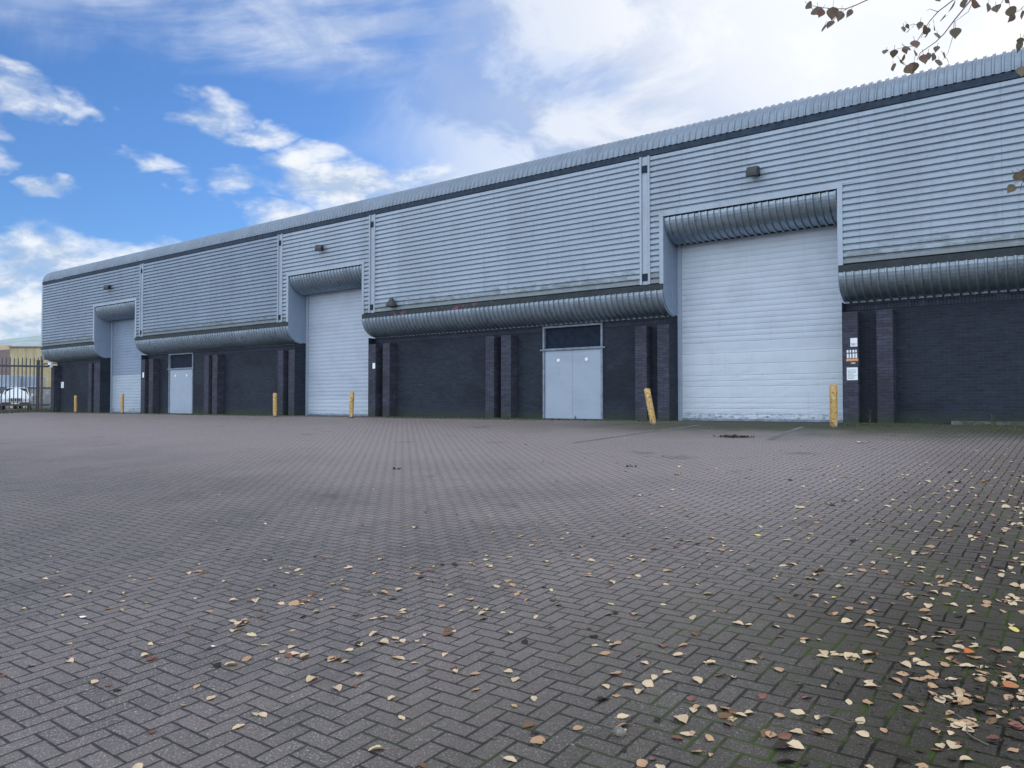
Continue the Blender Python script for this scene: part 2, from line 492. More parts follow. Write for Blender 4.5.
# door openings
DOORS = [(OPEN[0], m_shutA, .155), (OPEN[1], m_shutB, .155), (OPEN[2], m_shutC, .155)]
for (a, b), m, pitch in DOORS:
    # flashing round the opening
    fl = MB(); fl.box(a - .11, a + .01, -.052, .02, Z_BLK1, 5.74); fl.box(b - .01, b + .11, -.052, .02, Z_BLK1, 5.74); fl.box(a - .12, b + .12, -.056, .02, 5.74, 5.87)
    fl.build('opening_flashing', m_trim, wh)
    mb = MB(); ribbed(mb, a + .02, b - .02, arc_dn(.70, 5.70, .70, .64)); mb.build('door_canopy', m_bull, wh)
    # end reveals follow the canopy's rounded profile
    prof = [(-.03, 5.74), (-.03, Z_BLK0)] + [(p[0], p[1]) for p in arc_dn(.66, Z_BLK0, .69, .66)] + [(.92, 3.02), (.92, 5.74)]
    for xx, s in ((a, 1), (b, -1)):
        rv = MB(); rv.prism(prof, xx - .012 * (s < 0), xx + .012 * (s > 0)); r_ = rv.build('door_reveal', m_reveal, wh)
        rr = MB()
        for yy in (.12, .24, .36, .48, .60, .72, .84):
            rr.box(xx + (.0125 if s > 0 else -.020), xx + (.020 if s > 0 else -.0125), yy - .012, yy + .012, 3.25 if yy < .5 else 3.08, 5.4)
        rr.build('seam', m_reveal, r_)
    # curtain of curved slats
    dr = MB(); x0, x1 = a + .05, b - .05; rows = []; z = .03; lastz = 5.25
    while z < lastz:
        low = m is m_shutC and z < 1.95
        P = .31 if low and rnd.random() < .5 else pitch
        rows += [(.925, z), (.917, z + .012), (.911 if not low else .914, z + P * .45), (.915, z + P - .02), (.925, z + P - .008)]
        z += P
    nx = 14
    dent = [[rnd.uniform(-.003, .003) for _ in range(nx + 1)] for _ in rows]
    dr.grid([[(x0 + (x1 - x0) * i / nx, y + dent[k][i] * (zz < 2.2), zz) for i in range(nx + 1)] for k, (y, zz) in enumerate(rows)])
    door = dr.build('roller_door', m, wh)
    g = MB(); g.box(a + .013, a + .13, .86, .90, 0, 5.1); g.build('guide_rail', m_door, door)
    g = MB(); g.box(b - .13, b - .013, .86, .90, 0, 5.1); g.build('guide_rail', m_door, door)
    g = MB(); g.box(a + .13, b - .13, .89, .96, 0.005, .07); g.build('bottom_bar', m_frame, door)
    g = MB(); g.box(a + .02, b - .02, .70, .98, 5.06, 5.16); g.build('lintel', m_dark, wh)
    g = MB(); g.box(a - .2, b + .2, 1.0, 1.1, 0, 5.8); g.build('door_backing', m_dark, wh)
# dents on the near door: two shallow creases pressed in the lower slats
# brick base
PD = [(-36.62, -34.45), (-14.04, -11.84)]
segs = []
for (a, b) in [(XL + .55, OPEN[0][0]), (OPEN[0][1], PD[0][0]), (PD[0][1], OPEN[1][0]), (OPEN[1][1], PD[1][0]), (PD[1][1], OPEN[2][0]), (OPEN[2][1], XR)]:
    segs.append((a, b))
for a, b in segs:
    mb = MB(); mb.box(a, b, BY, 1.0, -.4, 2.80); mb.build('brick_wall', m_brick, wh)
    mb = MB(); mb.box(a, b, BY - .012, 1.0, 2.803, 2.985); mb.build('soldier_course', m_sold, wh)
for a, b in [(XL + .02, OPEN[0][0]), (OPEN[0][1], OPEN[1][0]), (OPEN[1][1], OPEN[2][0]), (OPEN[2][1], XR)]:
    mb = MB(); mb.box(a + .001, b - .001, .67, .95, 2.987, Z_BLK0 + .099); mb.build('canopy_backing', m_dark, wh)
mb = MB(); mb.box(XL + .3, XL + .56, .9, 1.0, -.4, 3.6); mb.build('corner_wall', m_brick, wh)
for a, b in PD:
    sd = MB(); sd.box(a, b, .80, 1.0, 2.96, 2.985); sd.build('door_lintel', m_sold, wh)
piers = [(-49.15, -48.75), (-44.45, -44.08), (-43.78, -43.1), (-38.72, -38.34), (-37.95, -37.55), (-32.98, -32.60), (-32.30, -31.90),
         (-27.42, -27.06), (-26.70, -26.3), (-21.85, -21.47), (-21.08, -20.72), (-16.16, -15.80), (-15.50, -15.10),
         (-10.57, -10.20), (-9.86, -9.5), (-4.85, -4.50), (-4.08, -3.72), (6.2, 6.56), (6.9, 7.26)]
for a, b in piers:
    mb = MB(); back = 1.0 if any(abs(a - q) < .02 or abs(b - q) < .02 for op in OPEN for q in op) else BY - .001
    if back > .9:
        mb.box(a, b, .3, BY - .001, -.4, 2.74); jm = MB()
        xj = a if any(abs(a - q) < .02 for op in OPEN for q in op) else b
        jm.box(xj - (.012 if xj == a else .0), xj + (.0 if xj == a else .012), .302, 1.0, -.4, 2.98); 
        jm.build('door_jamb', m_brick, wh)
    else: mb.box(a, b, .3, back, -.4, 2.74)
    mb.build('brick_pier', m_pier, wh, bevel=.008)
# footing strip and double doors
mb = MB(); mb.box(-2.55, XR, .46, BY - .003, -.3, .085); mb.build('concrete_footing', m_kerb, wh)
for a, b in PD:
    fr = MB(); fr.box(a - .002, a + .06, .60, .80, 0, 2.957); fr.box(b - .06, b + .002, .60, .80, 0, 2.957); fr.box(a + .06, b - .06, .60, .80, 2.17, 2.24); fr.box(a + .06, b - .06, .60, .80, 2.90, 2.957)
    fr.box(a - .1, b + .1, .585, .60, 2.18, 2.225)
    fo = fr.build('door_frame', m_frame, wh)
    c = (a + b) / 2
    t = MB(); t.box(a + .06, b - .06, .70, .74, 2.24, 2.90); tp = t.build('transom_pane', m_glass, fo)
    for s in (-1, 1):
        lf = MB(); xa, xb = (a + .065, c - .002) if s < 0 else (c + .002, b - .065)
        lf.box(xa, xb, .64, .70, .015, 2.165); leaf = lf.build('door_leaf', m_door, wh, bevel=.004)
        v = MB(); xm = (xa + xb) / 2
        v.tube([(xm, .645, 1.86), (xm, .625, 1.86)], .055, 14); v.build('vent_cap', m_white, leaf)

# ================================================================== THINGS ON THE WALL
def floodlight(x, z, label, lean=0.0, size=1.0):
    t = empty('floodlight', (x, -.03, z), label, 'floodlight', 'floodlights above the roller doors')
    s = size
    b = MB(); b.box(.10 * s, .16 * s, 0, .012, -.10, .10); b.box(.09 * s, .17 * s, -.30 * s, 0, -.03, .03)
    b.build('bracket', m_black, t).matrix_parent_inverse = Matrix()
    h = MB(); h.prism([(-.52 * s, -.14), (-.52 * s, -.03), (-.40 * s, .13), (-.12 * s, .15), (-.10 * s, -.06)], -.22 * s, .20 * s)
    k = h.build('housing', m_black, t, bevel=.02); k.matrix_parent_inverse = Matrix()
    g = MB(); g.face([(-.19 * s, -.50 * s, -.143), (.17 * s, -.50 * s, -.143), (.17 * s, -.13 * s, -.067), (-.19 * s, -.13 * s, -.067)])
    q = g.build('glass', m_glass, k); q.matrix_parent_inverse = Matrix()
    t.rotation_euler.z = lean
    return t


floodlight(-6.86, 6.47, 'black box floodlight on the cladding above the largest nearest roller door', 0, .68)
floodlight(-24.25, 6.60, 'small dark floodlight above the middle roller door', .5, .62)
floodlight(-41.45, 6.62, 'small dark floodlight above the farthest roller door', .5, .62)
al = empty('wall_lamp', (-20.15, -.03, 4.02), 'small dark conical wall lamp just above the moss-stained gutter line', 'wall lamp')
b = MB(); b.tube([(0, -.14, -.02), (0, -.14, .06), (0, -.14, .20), (0, -.14, .30)], [.20, .19, .10, .05], 14); b.build('shade', m_black, al).matrix_parent_inverse = Matrix()
b = MB(); b.box(-.03, .03, -.14, 0, .16, .20); b.build('arm', m_black, al).matrix_parent_inverse = Matrix()

m_pink = simple('faded_pink_print', (.62, .45, .58), .6, var=.3, sc=14)
m_wht = simple('white_notice', (.70, .76, .80), .5, var=.05, sc=14)
m_ink = simple('grey_ink', (.28, .33, .36), .6)
m_blk = simple('black_sign', (.018, .018, .024), .5)
m_orange = simple('orange_sign_band', (.60, .26, .12), .5, var=.2, sc=20)


def plate(name, x0, x1, z0, z1, y, m, label, cat='notice', group=None):
    t = empty(name, ((x0 + x1) / 2, y, z0), label, cat, group)
    b = MB(); b.box(x0, x1, y - .008, y - .001, z0, z1); b.build('plate', m, t)
    return t


p = plate('notice', -4.67, -4.51, 1.88, 2.09, .3, m_wht, 'small white and pink notice, topmost on the brick pier right of the nearest roller door')
b = MB(); b.box(-4.655, -4.525, .289, .291, 1.90, 1.97); b.build('pink_print', m_pink, p)
p = plate('notice', -4.77, -4.49, 1.42, 1.82, .3, m_blk, 'black sign with white lettering and an orange band, between the white notices on the pier')
for (z0, z1, ch) in ((1.735, 1.80, (.05, .045, .055, .04)), (1.60, 1.71, (.055, .05, .06, .05))):
    b = MB(); x = -4.755
    for w in ch: b.box(x, x + w * .78, .2885, .2915, z0, z1); x += .066
    b.build('lettering', m_wht, p)
b = MB(); b.box(-4.768, -4.492, .2885, .2915, 1.525, 1.585); b.build('orange_band', m_orange, p)
b = MB(); b.box(-4.66, -4.56, .2885, .2915, 1.455, 1.495); b.build('lettering', m_ink, p)
p = plate('notice', -4.76, -4.51, 1.06, 1.37, .3, m_wht, 'large white printed notice, lowest on the brick pier right of the nearest roller door')
for k in range(7):
    b = MB() if k == 0 else b
    b.box(-4.74, -4.53 - rnd.uniform(0, .07), .2885, .2915, 1.10 + k * .034, 1.112 + k * .034)
b.build('print_line', m_ink, p)
plate('notice', -21.62, -21.48, 1.81, 2.02, .3, m_wht, 'tiny white notice on the brick pier right of the middle roller door')
plate('notice', -38.56, -38.42, 1.82, 2.08, .3, m_wht, 'tiny white notice on the brick pier right of the farthest roller door')
plate('notice', -48.62, -48.28, 1.42, 1.78, BY, m_wht, 'white notice alone on the dark brick at the far left end of the building')
cb = empty('corner_lamp', (-49.05, .28, 2.62), 'small white box lamp on the far corner pier under the canopy', 'lamp')
b = MB(); b.box(-.16, .16, -.14, 0, 0, .30); b.build('housing', m_white, cb, bevel=.02).matrix_parent_inverse = Matrix()
b = MB(); b.box(-.13, .13, -.146, -.141, .03, .16); b.build('lens', m_glass, cb).matrix_parent_inverse = Matrix()

# ================================================================== BOLLARDS
def mat_bollard():
    t = NT('worn_yellow_paint'); v = t.coord(); x, y, z = t.xyz(v)
    f = t.noise(v, 7, 5, .7); info = t.n('ShaderNodeObjectInfo').outputs['Random']
    col = t.mix(t.step(f, .35, .65), (.40, .245, .06), (.51, .345, .125))
    ch = t.noise(t.scale(v, (1, 1, .45)), 11, 4, .7)
    col = t.mix(t.mul(t.step(t.add(ch, t.mul(z, -.09)), .535, .585), .7), col, (.62, .58, .50))
    rs = t.noise(v, 16, 4, .75)
    col = t.mix(t.mul(t.step(rs, .545, .60), .8), col, (.15, .07, .03))
    col = t.mix(t.step(t.add(z, t.mul(f, .12)), .07, .13, .8, 0), col, (.08, .07, .045))
    t.bump(f, .4, .01)
    return t.set(col, .6)


m_bol = mat_bollard()
for x, y, lx, ly, h, lab in [
    (-45.8, .25, .0, .0, .97, 'yellow bollard farthest left, upright against the dark brick wall'),
    (-39.6, -.2, .0, .0, 1.02, 'yellow bollard in front of the farthest roller door'),
    (-26.02, -.84, .0, .0, .97, 'rusty upright yellow bollard left of the middle roller door'),
    (-21.65, -.72, .05, .0, .97, 'yellow bollard right of the middle roller door, leaning slightly right'),
    (-9.12, -1.43, -.19, .0, .97, 'yellow bollard leaning to the left beside the nearest roller door'),
    (-4.66, -1.36, .0, .0, 1.0, 'upright stained yellow bollard right of the nearest roller door')]:
    t = empty('bollard', (x, y, gz(x, y)), lab, 'bollard', 'yellow bollards along the front of the building')
    rad = .082; N = 5
    pts = [(lx * k / N, ly * k / N, -.05 + (h - .02) * k / N + .03 * (k > 0)) for k in range(N + 1)]
    top = Vector(pts[-1])
    b = MB(); b.tube(pts + [tuple(top + Vector((lx * .01, 0, .022))), tuple(top + Vector((lx * .012, 0, .034)))], [rad] * (N + 1) + [rad * .82, rad * .35], 20)
    q = b.build('post', m_bol, t, smooth=True); q.matrix_parent_inverse = Matrix()
    b = MB(); b.tube([(0, 0, -.06), (0, 0, .012)], [rad * 1.75, rad * 1.55], 16); q = b.build('collar', m_asph, t); q.matrix_parent_inverse = Matrix()  # dark collar: contact shadow and dirt at the foot put into its colour

# ================================================================== LEFT BACKGROUND
m_fence = simple('dark_steel_fence', (.035, .04, .055), .6)
m_pale = simple('grey_fence_pale', (.045, .05, .065), .6)
FD = (-RT * .93 - AX * .37).normalized(); F0 = Vector((-50.35, .42, 0))
fn = empty('palisade_fence', F0, 'tall dark steel palisade fence joining the far end of the building', 'fence', rz=math.atan2(FD.y, FD.x))
fg = lambda d: gz(0, (F0 + FD * d).y)
b = MB()
for k in range(72):
    x = .12 + k * .205; z1 = 3.26 + .03 * math.sin(k * 1.7)
    b.box(x - .027, x + .027, .02, .04, fg(x) + .10, z1 - .12)
    b.prism([(x - .027, z1 - .119), (x + .027, z1 - .119), (x + .012, z1), (x, z1 - .04), (x - .012, z1)], .02, .04, 'y')
b.build('pale_panel', m_pale, fn).matrix_parent_inverse = Matrix()
for z in (.42, 2.74):
    b = MB(); b.box(-.3, 14.9, -.05, .015, z - .055, z + .055); b.build('rail', m_fence, fn).matrix_parent_inverse = Matrix()
for x in (.35, 3.15, 5.95, 8.75, 11.55, 14.35):
    b = MB(); b.box(x - .08, x + .08, -.20, -.055, fg(x) - .2, 3.12); b.build('post', m_fence, fn).matrix_parent_inverse = Matrix()
gf = empty('goods_frame', (-52, 3, 0), 'tall brown steel frame standing behind the fence by the building corner', 'steel frame')
m_rust = simple('brown_steel', (.12, .08, .06), .7)
for x in (-57.2, -53.6):
    b = MB(); b.box(x - .06, x + .06, 2.94, 3.06, 0, 3.75); b.build('upright', m_rust, gf)
for z in (3.7, 3.2):
    b = MB(); b.box(-57.2, -51.5, 2.95, 3.05, z - .05, z + .05); b.build('crossbar', m_rust, gf)


def local(name, z_along, x_right, z, label, cat, group=None, yaw=0.0):
    p = CAM + AX * z_along + RT * x_right
    t = empty(name, (p.x, p.y, z), label, cat, group)
    t.rotation_euler.z = math.atan2(-AX.x, AX.y) + yaw     # local +x right, +y away, as seen from the yard
    return t


def lb(b, name, m, parent, **kw):
    o = b.build(name, m, parent, **kw); o.matrix_parent_inverse = Matrix(); return o


# white SUV, nose towards the yard
m_car = simple('white_car_paint', (.62, .65, .68), .3, var=.03)
m_gl = simple('car_glass', (.03, .04, .05), .1)
m_tyre = simple('tyre_rubber', (.02, .02, .02), .8)
m_lamp = simple('headlamp_lens', (.6, .63, .66), .15)
m_plate = simple('number_plate', (.75, .75, .70), .5, var=.03)
SZ = 57.5
car = local('parked_car', SZ, (15.5 - 512) / FPX * SZ, 0, 'white four-wheel-drive car parked nose-on behind the palisade fence', 'car', yaw=.54)
secs = []   # lengthwise sections (y, half width, sill z, shoulder z, roof z, roof half width)
for y, hw, zl, zs, zr, rw in [(0, .80, .42, .86, .90, .74), (.12, .92, .36, .98, 1.02, .86), (1.10, .96, .34, 1.06, 1.10, .88), (1.35, .96, .34, 1.08, 1.14, .86), (2.0, .96, .34, 1.10, 1.70, .70),
                              (2.6, .96, .34, 1.10, 1.76, .70), (4.0, .95, .36, 1.10, 1.72, .68), (4.45, .93, .40, 1.08, 1.16, .80), (4.6, .86, .45, .98, 1.02, .76)]:
    secs.append([(-hw * .92, y, zl), (-hw, y, zl + .18), (-hw, y, zs - .06), (-hw * .97, y, zs), (-rw, y, zr - .05), (-rw * .85, y, zr), (0, y, zr + .02),
                 (rw * .85, y, zr), (rw, y, zr - .05), (hw * .97, y, zs), (hw, y, zs - .06), (hw, y, zl + .18), (hw * .92, y, zl), (-hw * .92, y, zl)])
b = MB(); b.grid(secs); b.face(secs[0][:-1]); b.face(secs[-1][:-1]); lb(b, 'body', m_car, car, smooth=False, bevel=.02)
b = MB(); b.face([(-.80, 1.40, 1.17), (.80, 1.40, 1.17), (.66, 1.965, 1.685), (-.66, 1.965, 1.685)]); lb(b, 'windscreen', m_gl, car)
for s in (-1, 1):
    b = MB(); b.face([(s * .955, 1.62, 1.13), (s * .955, 4.1, 1.13), (s * .72, 3.9, 1.66), (s * .72, 2.1, 1.66)]); lb(b, 'side_window', m_gl, car)
    b = MB(); b.box(s * .55 - .15, s * .55 + .15, -.025, .03, .70, .88); lb(b, 'headlight', m_lamp, car, bevel=.02)
    b = MB(); b.box(s * 1.08 - .11, s * 1.08 + .11, 1.55, 1.68, 1.08, 1.26); lb(b, 'wing_mirror', m_car, car, bevel=.03)
    for y in (.95, 3.65):
        b = MB(); b.tube([(s * .74, y, .36), (s * .97, y, .36)], .36, 20); w = lb(b, 'wheel', m_tyre, car)
        b = MB(); b.tube([(s * .965, y, .36), (s * .985, y, .36)], .22, 16); lb(b, 'rim', m_lamp, w)
b = MB()
for k in range(7): b.box(-.36 + k * .12 - .045, -.36 + k * .12 + .045, -.02, .03, .66, .90)
lb(b, 'grille', m_black, car)
b = MB(); b.box(-.88, .88, -.10, .06, .40, .60); lb(b, 'bumper', m_black, car, bevel=.03)
b = MB(); b.box(-.26, .26, -.108, -.102, .45, .56); lb(b, 'number_plate', m_plate, car)

# white box vans behind
m_van = simple('white_van_body', (.26, .31, .38), .5, var=.06)
for px, sz, w, lab in ((4, 74, 2.1, 'pale grey box van behind the fence at the very left edge'), (25, 76, 2.3, 'pale grey box van standing behind the parked white car')):
    v = local('box_van', sz, (px - 512) / FPX * sz, 0, lab, 'van', 'vans behind the fence', yaw=.45)
    b = MB(); b.box(-w / 2, w / 2, 1.6, 6.2, .8, 3.3); lb(b, 'box_body', m_van, v, bevel=.04)
    b = MB(); b.prism([(0, .5), (0, 1.15), (.35, 1.3), (.75, 2.2), (1.6, 2.3), (1.6, .5)], -w / 2 + .1, w / 2 - .1); lb(b, 'cab', m_van, v, bevel=.03)
    b = MB(); b.face([(-w / 2 + .2, .36, 1.36), (w / 2 - .2, .36, 1.36), (w / 2 - .25, .72, 2.16), (-w / 2 + .25, .72, 2.16)]); lb(b, 'windscreen', m_gl, v)
    for s in (-1, 1):
        for y in (.8, 4.9):
            b = MB(); b.tube([(s * (w / 2 - .32), y, .38), (s * (w / 2 - .08), y, .38)], .38, 16); lb(b, 'wheel', m_tyre, v)
# block wall
bw = local('block_wall', 63, (41 - 512) / FPX * 63, 0, 'low grey concrete block wall behind the fence beside the building corner', 'wall')
m_block = mat_brick('grey_blockwork', (.20, .21, .22), (.13, .13, .13), vary=.5)
b = MB(); b.box(-1.1, 3.4, 0, .3, -.2, 1.75); lb(b, 'wall', m_block, bw)
b = MB(); b.box(-1.15, 3.45, -.05, .35, 1.75, 1.86); lb(b, 'coping', m_kerb, bw)


def mat_ribwall(name, col, pitch):
    t = NT(name); x, y, z = t.xyz(t.coord())
    f = t.M('FRACT', t.M('DIVIDE', x, pitch))
    c = t.mix(t.step(t.noise(t.coord(), 1.2, 4), .35, .7), col, tuple(k * .8 for k in col))
    t.bump(t.step(t.M('ABSOLUTE', t.sub(f, .5)), .15, .3), .6, .05)
    return t.set(t.mix(t.mul(t.step(t.M('ABSOLUTE', t.sub(f, .5)), .34, .42), .5), c, tuple(k * .6 for k in col)), .7)


# yellow shed far behind
ysz = 96
ys_ = local('storage_shed', ysz, (9 - 512) / FPX * ysz, 0, 'distant pale yellow ribbed shed with a grey-green roof beyond the fence', 'shed')
m_yel = mat_ribwall('pale_yellow_ribbed_wall', (.42, .36, .21), 1.0)
m_brn = simple('brown_end_wall', (.17, .13, .13), .8)
m_gr = simple('grey_green_roof', (.30, .36, .34), .6, var=.12, sc=.5)
m_tan = simple('tan_parapet', (.50, .37, .24), .8)
b = MB(); b.box(0, 26, 0, .3, 0, 7.5); b.box(25.7, 26, .3, 20, 0, 7.5); lb(b, 'front_wall', m_yel, ys_)
b = MB(); b.prism([(-.02, 0), (-9, 6), (-9, 6.3), (-.02, .3)], 0, 7.3, 'z'); lb(b, 'end_wall', m_brn, ys_)
b = MB(); b.prism([(.05, -.05), (-9.1, 5.9), (-9.1, 6.4), (.05, .35)], 7.3, 7.85, 'z'); lb(b, 'parapet', m_tan, ys_)
b = MB(); b.box(-.05, 26.1, -.12, .25, 7.5, 7.68); lb(b, 'gutter', m_brn, ys_)
b = MB(); b.face([(0, .1, 7.66), (26, .1, 7.66), (26, 12, 10.5)]); b.face([(0, .1, 7.66), (26, 12, 10.5), (-2, 12, 10.3)]); b.face([(0, .1, 7.66), (-2, 12, 10.3), (-9, 12, 9.5), (-9, 6, 7.9)]); b.face([(-9, 12, 9.5), (-2, 12, 10.3), (26, 12, 10.5), (26, 24, 7.66), (-9, 24, 7.66)]); lb(b, 'roof', m_gr, ys_)
b = MB(); b.box(-5.2, -4.5, 4.2, 4.8, 7.6, 8.75); lb(b, 'roof_vent', m_black, ys_)
b = MB(); b.tube([(-5.1, 4.5, 8.7), (-5.2, 4.5, 9.9)], .05, 6); lb(b, 'mast', m_black, ys_)
b = MB(); b.box(-4.4, -3.7, 2.5, 2.9, 4.2, 5.2); lb(b, 'window', m_glass, ys_)

# ================================================================== PLANTS AND MOSS ALONG THE WALL
def mat_green(name, c1, c2):
    t = NT(name); f = t.noise(t.coord(), 9, 4, .6)
    return t.set(t.mix(t.step(f, .3, .7), c1, c2), .8)


m_grass = mat_green('dull_grass', (.045, .065, .025), (.09, .10, .045))
m_moss = mat_green('moss', (.028, .042, .016), (.055, .07, .028))
m_weed = mat_green('weed_leaf', (.05, .075, .035), (.10, .12, .06))


def blade(b, p, h, az, lean, w=.006):
    d = Vector((math.cos(az), math.sin(az), 0)); n = Vector((-d.y, d.x, 0))
    p = Vector(p); q = p + d * lean * .4 + Vector((0, 0, h * .6)); r_ = p + d * lean + Vector((0, 0, h))
    b.face([p - n * w, p + n * w, q + n * w * .8, r_, q - n * w * .8])


b = MB()
for k in range(2600):
    dd = rnd.uniform(-.6, 13.5); gp = F0 + FD * dd + Vector((FD.y, -FD.x, 0)) * rnd.gauss(.1, .4); x, y = gp.x, gp.y
    blade(b, (x, y, gz(x, y)), rnd.uniform(.06, .30) * (1.4 if rnd.random() < .2 else 1), rnd.uniform(0, 6.3), rnd.uniform(.03, .15), .012)
o = b.build('grass', m_grass); tag(o, 'rough dull grass growing along the foot of the palisade fence', 'grass', kind='stuff')
b = MB()
for k in range(9000):
    x = rnd.choice((rnd.uniform(-20.7, -9.6), rnd.uniform(-4.8, 8), rnd.uniform(-4.8, 6), rnd.uniform(-37, -27)))
    y = .28 - abs(rnd.gauss(0, .22)) - (rnd.uniform(0, .9) * rnd.random() if x > -4.8 else 0)
    if math.sin(x * 3.1) + math.sin(x * 1.3 + 1) + rnd.uniform(-1, 1) < -.4: continue
    s = rnd.uniform(.010, .045)
    b.box(x - s, x + s, y - s, y + s, gz(x, y) - .01, gz(x, y) + rnd.uniform(.006, .03))
o = b.build('moss', m_moss); tag(o, 'low dark moss and dirt gathered along the foot of the brick wall', 'moss', kind='stuff')


def weed(x, y, h, n, label):
    t = empty('weed', (x, y, gz(x, y)), label, 'weed', 'weeds at the foot of the wall')
    st = MB(); lf = MB()
    for k in range(n):
        az = rnd.uniform(0, 6.3); L = h * rnd.uniform(.5, 1)
        tip = Vector((math.cos(az) * L * .35, math.sin(az) * L * .25, L))
        st.tube([(0, 0, 0), tuple(tip * .5 + Vector((0, 0, L * .08))), tuple(tip)], [.006, .004, .002], 5)
        for j in range(7):
            c = tip * rnd.uniform(.3, 1.0); a2 = rnd.uniform(0, 6.3); d = Vector((math.cos(a2), math.sin(a2), rnd.uniform(-.2, .5))); nn = Vector((-d.y, d.x, 0)).normalized(); s = rnd.uniform(.03, .06)
            lf.face([c, c + d * s * .5 + nn * s * .28, c + d * s, c + d * s * .5 - nn * s * .28])
    lb(st, 'stem', m_weed, t); lb(lf, 'leaf_cluster', m_weed, t)


weed(-4.27, .42, .42, 6, 'tall grey-green weed in the dark slot between the two piers right of the nearest door')
weed(-3.15, .36, .16, 5, 'low weed at the wall just right of the pier pair')
weed(-1.75, .40, .34, 5, 'weed growing above the pale concrete footing at the right')
weed(-12.75, .50, .13, 5, 'small dark weed at the foot of the nearer grey double door')
weed(-36.9, .20, .22, 6, 'small weed at the foot of the farther grey double door')
weed(-48.2, .20, .30, 7, 'bushy weed at the foot of the wall by the far corner')

# worn pale edging of the ramp in front of the nearest door
m_edge = simple('worn_edging_stone', (.125, .115, .116), .85, var=.3, sc=12)
for pts in ([(-7.95, -1.2), (-8.2, -3.2), (-8.5, -6.3)], [(-5.40, -1.2), (-5.25, -3.0), (-5.06, -4.5)]):
    b = MB(); w = .07
    b.grid([[(x - w, y, gz(x, y) + .004), (x + w, y, gz(x, y) + .004)] for x, y in pts])
    o = b.build('path_edging', m_edge); tag(o, kind='structure')

# ================================================================== FALLEN LEAVES
def leaf_mesh(seed, m):
    r = random.Random(seed)
    n = 7; rows = []; L = 1.0; wmax = r.uniform(.27, .40); curl = r.uniform(.05, .55); bend = r.uniform(-.25, .40); tw = r.uniform(-.5, .5)
    for i in range(n + 1):
        t = i / n
        w = wmax * (math.sin(math.pi * min(1, t * .97 + .03) ** .8) ** .85) * (1 + .10 * r.uniform(-1, 1)) + .004
        row = []
        for k in (-1, -.5, 0, .5, 1):
            x = t - .5; y = w * k
            z = curl * abs(k) ** 1.6 * w * .9 + bend * (x * x) * .8 + tw * x * k * w * .6 + .03 * r.uniform(-1, 1) * abs(k)
            row.append((x, y * math.cos(curl * abs(k) * .6), z))
        rows.append(row)
    zmin = min(p[2] for q in rows for p in q)
    rows = [[(p[0], p[1], p[2] - zmin) for p in q] for q in rows]
    b = MB(); b.grid(rows)
    # stalk
    y0 = rows[0][2]
    b.tube([y0, (y0[0] - .16, .02, max(.01, y0[2] * .6)), (y0[0] - .30, .06, .01)], [.012, .010, .008], 5)
    me = bpy.data.meshes.new('leaf_shape'); me.from_pydata(b.v, [], b.f); me.materials.append(m)
    for p in me.polygons: p.use_smooth = True
    return me, b


LM = {
    'cream': (mat_leaf('cream_dead_leaf', (.50, .37, .23), (.62, .48, .32)), 'small pale cream dead leaf lying on the herringbone paving'),
    'tan': (mat_leaf('tan_dead_leaf', (.36, .21, .12), (.47, .31, .18)), 'small tan dead leaf lying on the herringbone paving'),
    'brown': (mat_leaf('brown_dead_leaf', (.12, .065, .035), (.19, .105, .06)), 'small brown shrivelled leaf lying on the herringbone paving'),
    'red': (mat_leaf('red_brown_dead_leaf', (.16, .06, .045), (.22, .10, .08)), 'small dull red leaf lying on the herringbone paving'),
    'yellow': (mat_leaf('yellow_dead_leaf', (.58, .46, .10), (.62, .52, .18)), 'small yellow leaf lying on the herringbone paving'),
    'grey': (mat_leaf('dark_rotten_leaf', (.025, .02, .017), (.055, .045, .038), .95), 'small dark rotten leaf lying on the herringbone paving'),
}
SH = {c: [leaf_mesh(100 * i + k, v[0]) for k in range(6)] for i, (c, v) in enumerate(LM.items())}
GN = Vector((0, -GS, 1)).normalized()


def leaf_matrix(x, y, s, az, tx, ty, lift):
    m = Matrix.Translation((x, y, gz(x, y) + .003 + lift)) @ Matrix.Rotation(math.atan(GS), 4, 'X') @ Matrix.Rotation(az, 4, 'Z') @ Matrix.Rotation(tx, 4, 'X') @ Matrix.Rotation(ty, 4, 'Y')
    return m @ Matrix.Diagonal((s, s, s, 1))


FW = AX * math.cos(PITCH) + Vector((0, 0, math.sin(PITCH))); UP = -AX * math.sin(PITCH) + Vector((0, 0, math.cos(PITCH)))


def proj(p):
    d = Vector(p) - CAM; z = d.dot(FW)
    if z < .2: return None
    return 512 + FPX * d.dot(RT) / z, 384 - FPX * d.dot(UP) / z, z


cand = []
def put(x, y, c=None, s=None):
    if c is None:
        c = rnd.choices(('cream', 'tan', 'brown', 'red', 'yellow', 'grey'), (47, 26, 15, 4, 2, 6))[0]
    cand.append((x, y, c, s or max(.028, min(.085, rnd.gauss(.055, .013))), rnd.uniform(0, 6.28), rnd.gauss(0, .15), rnd.gauss(0, .11), 0.0))


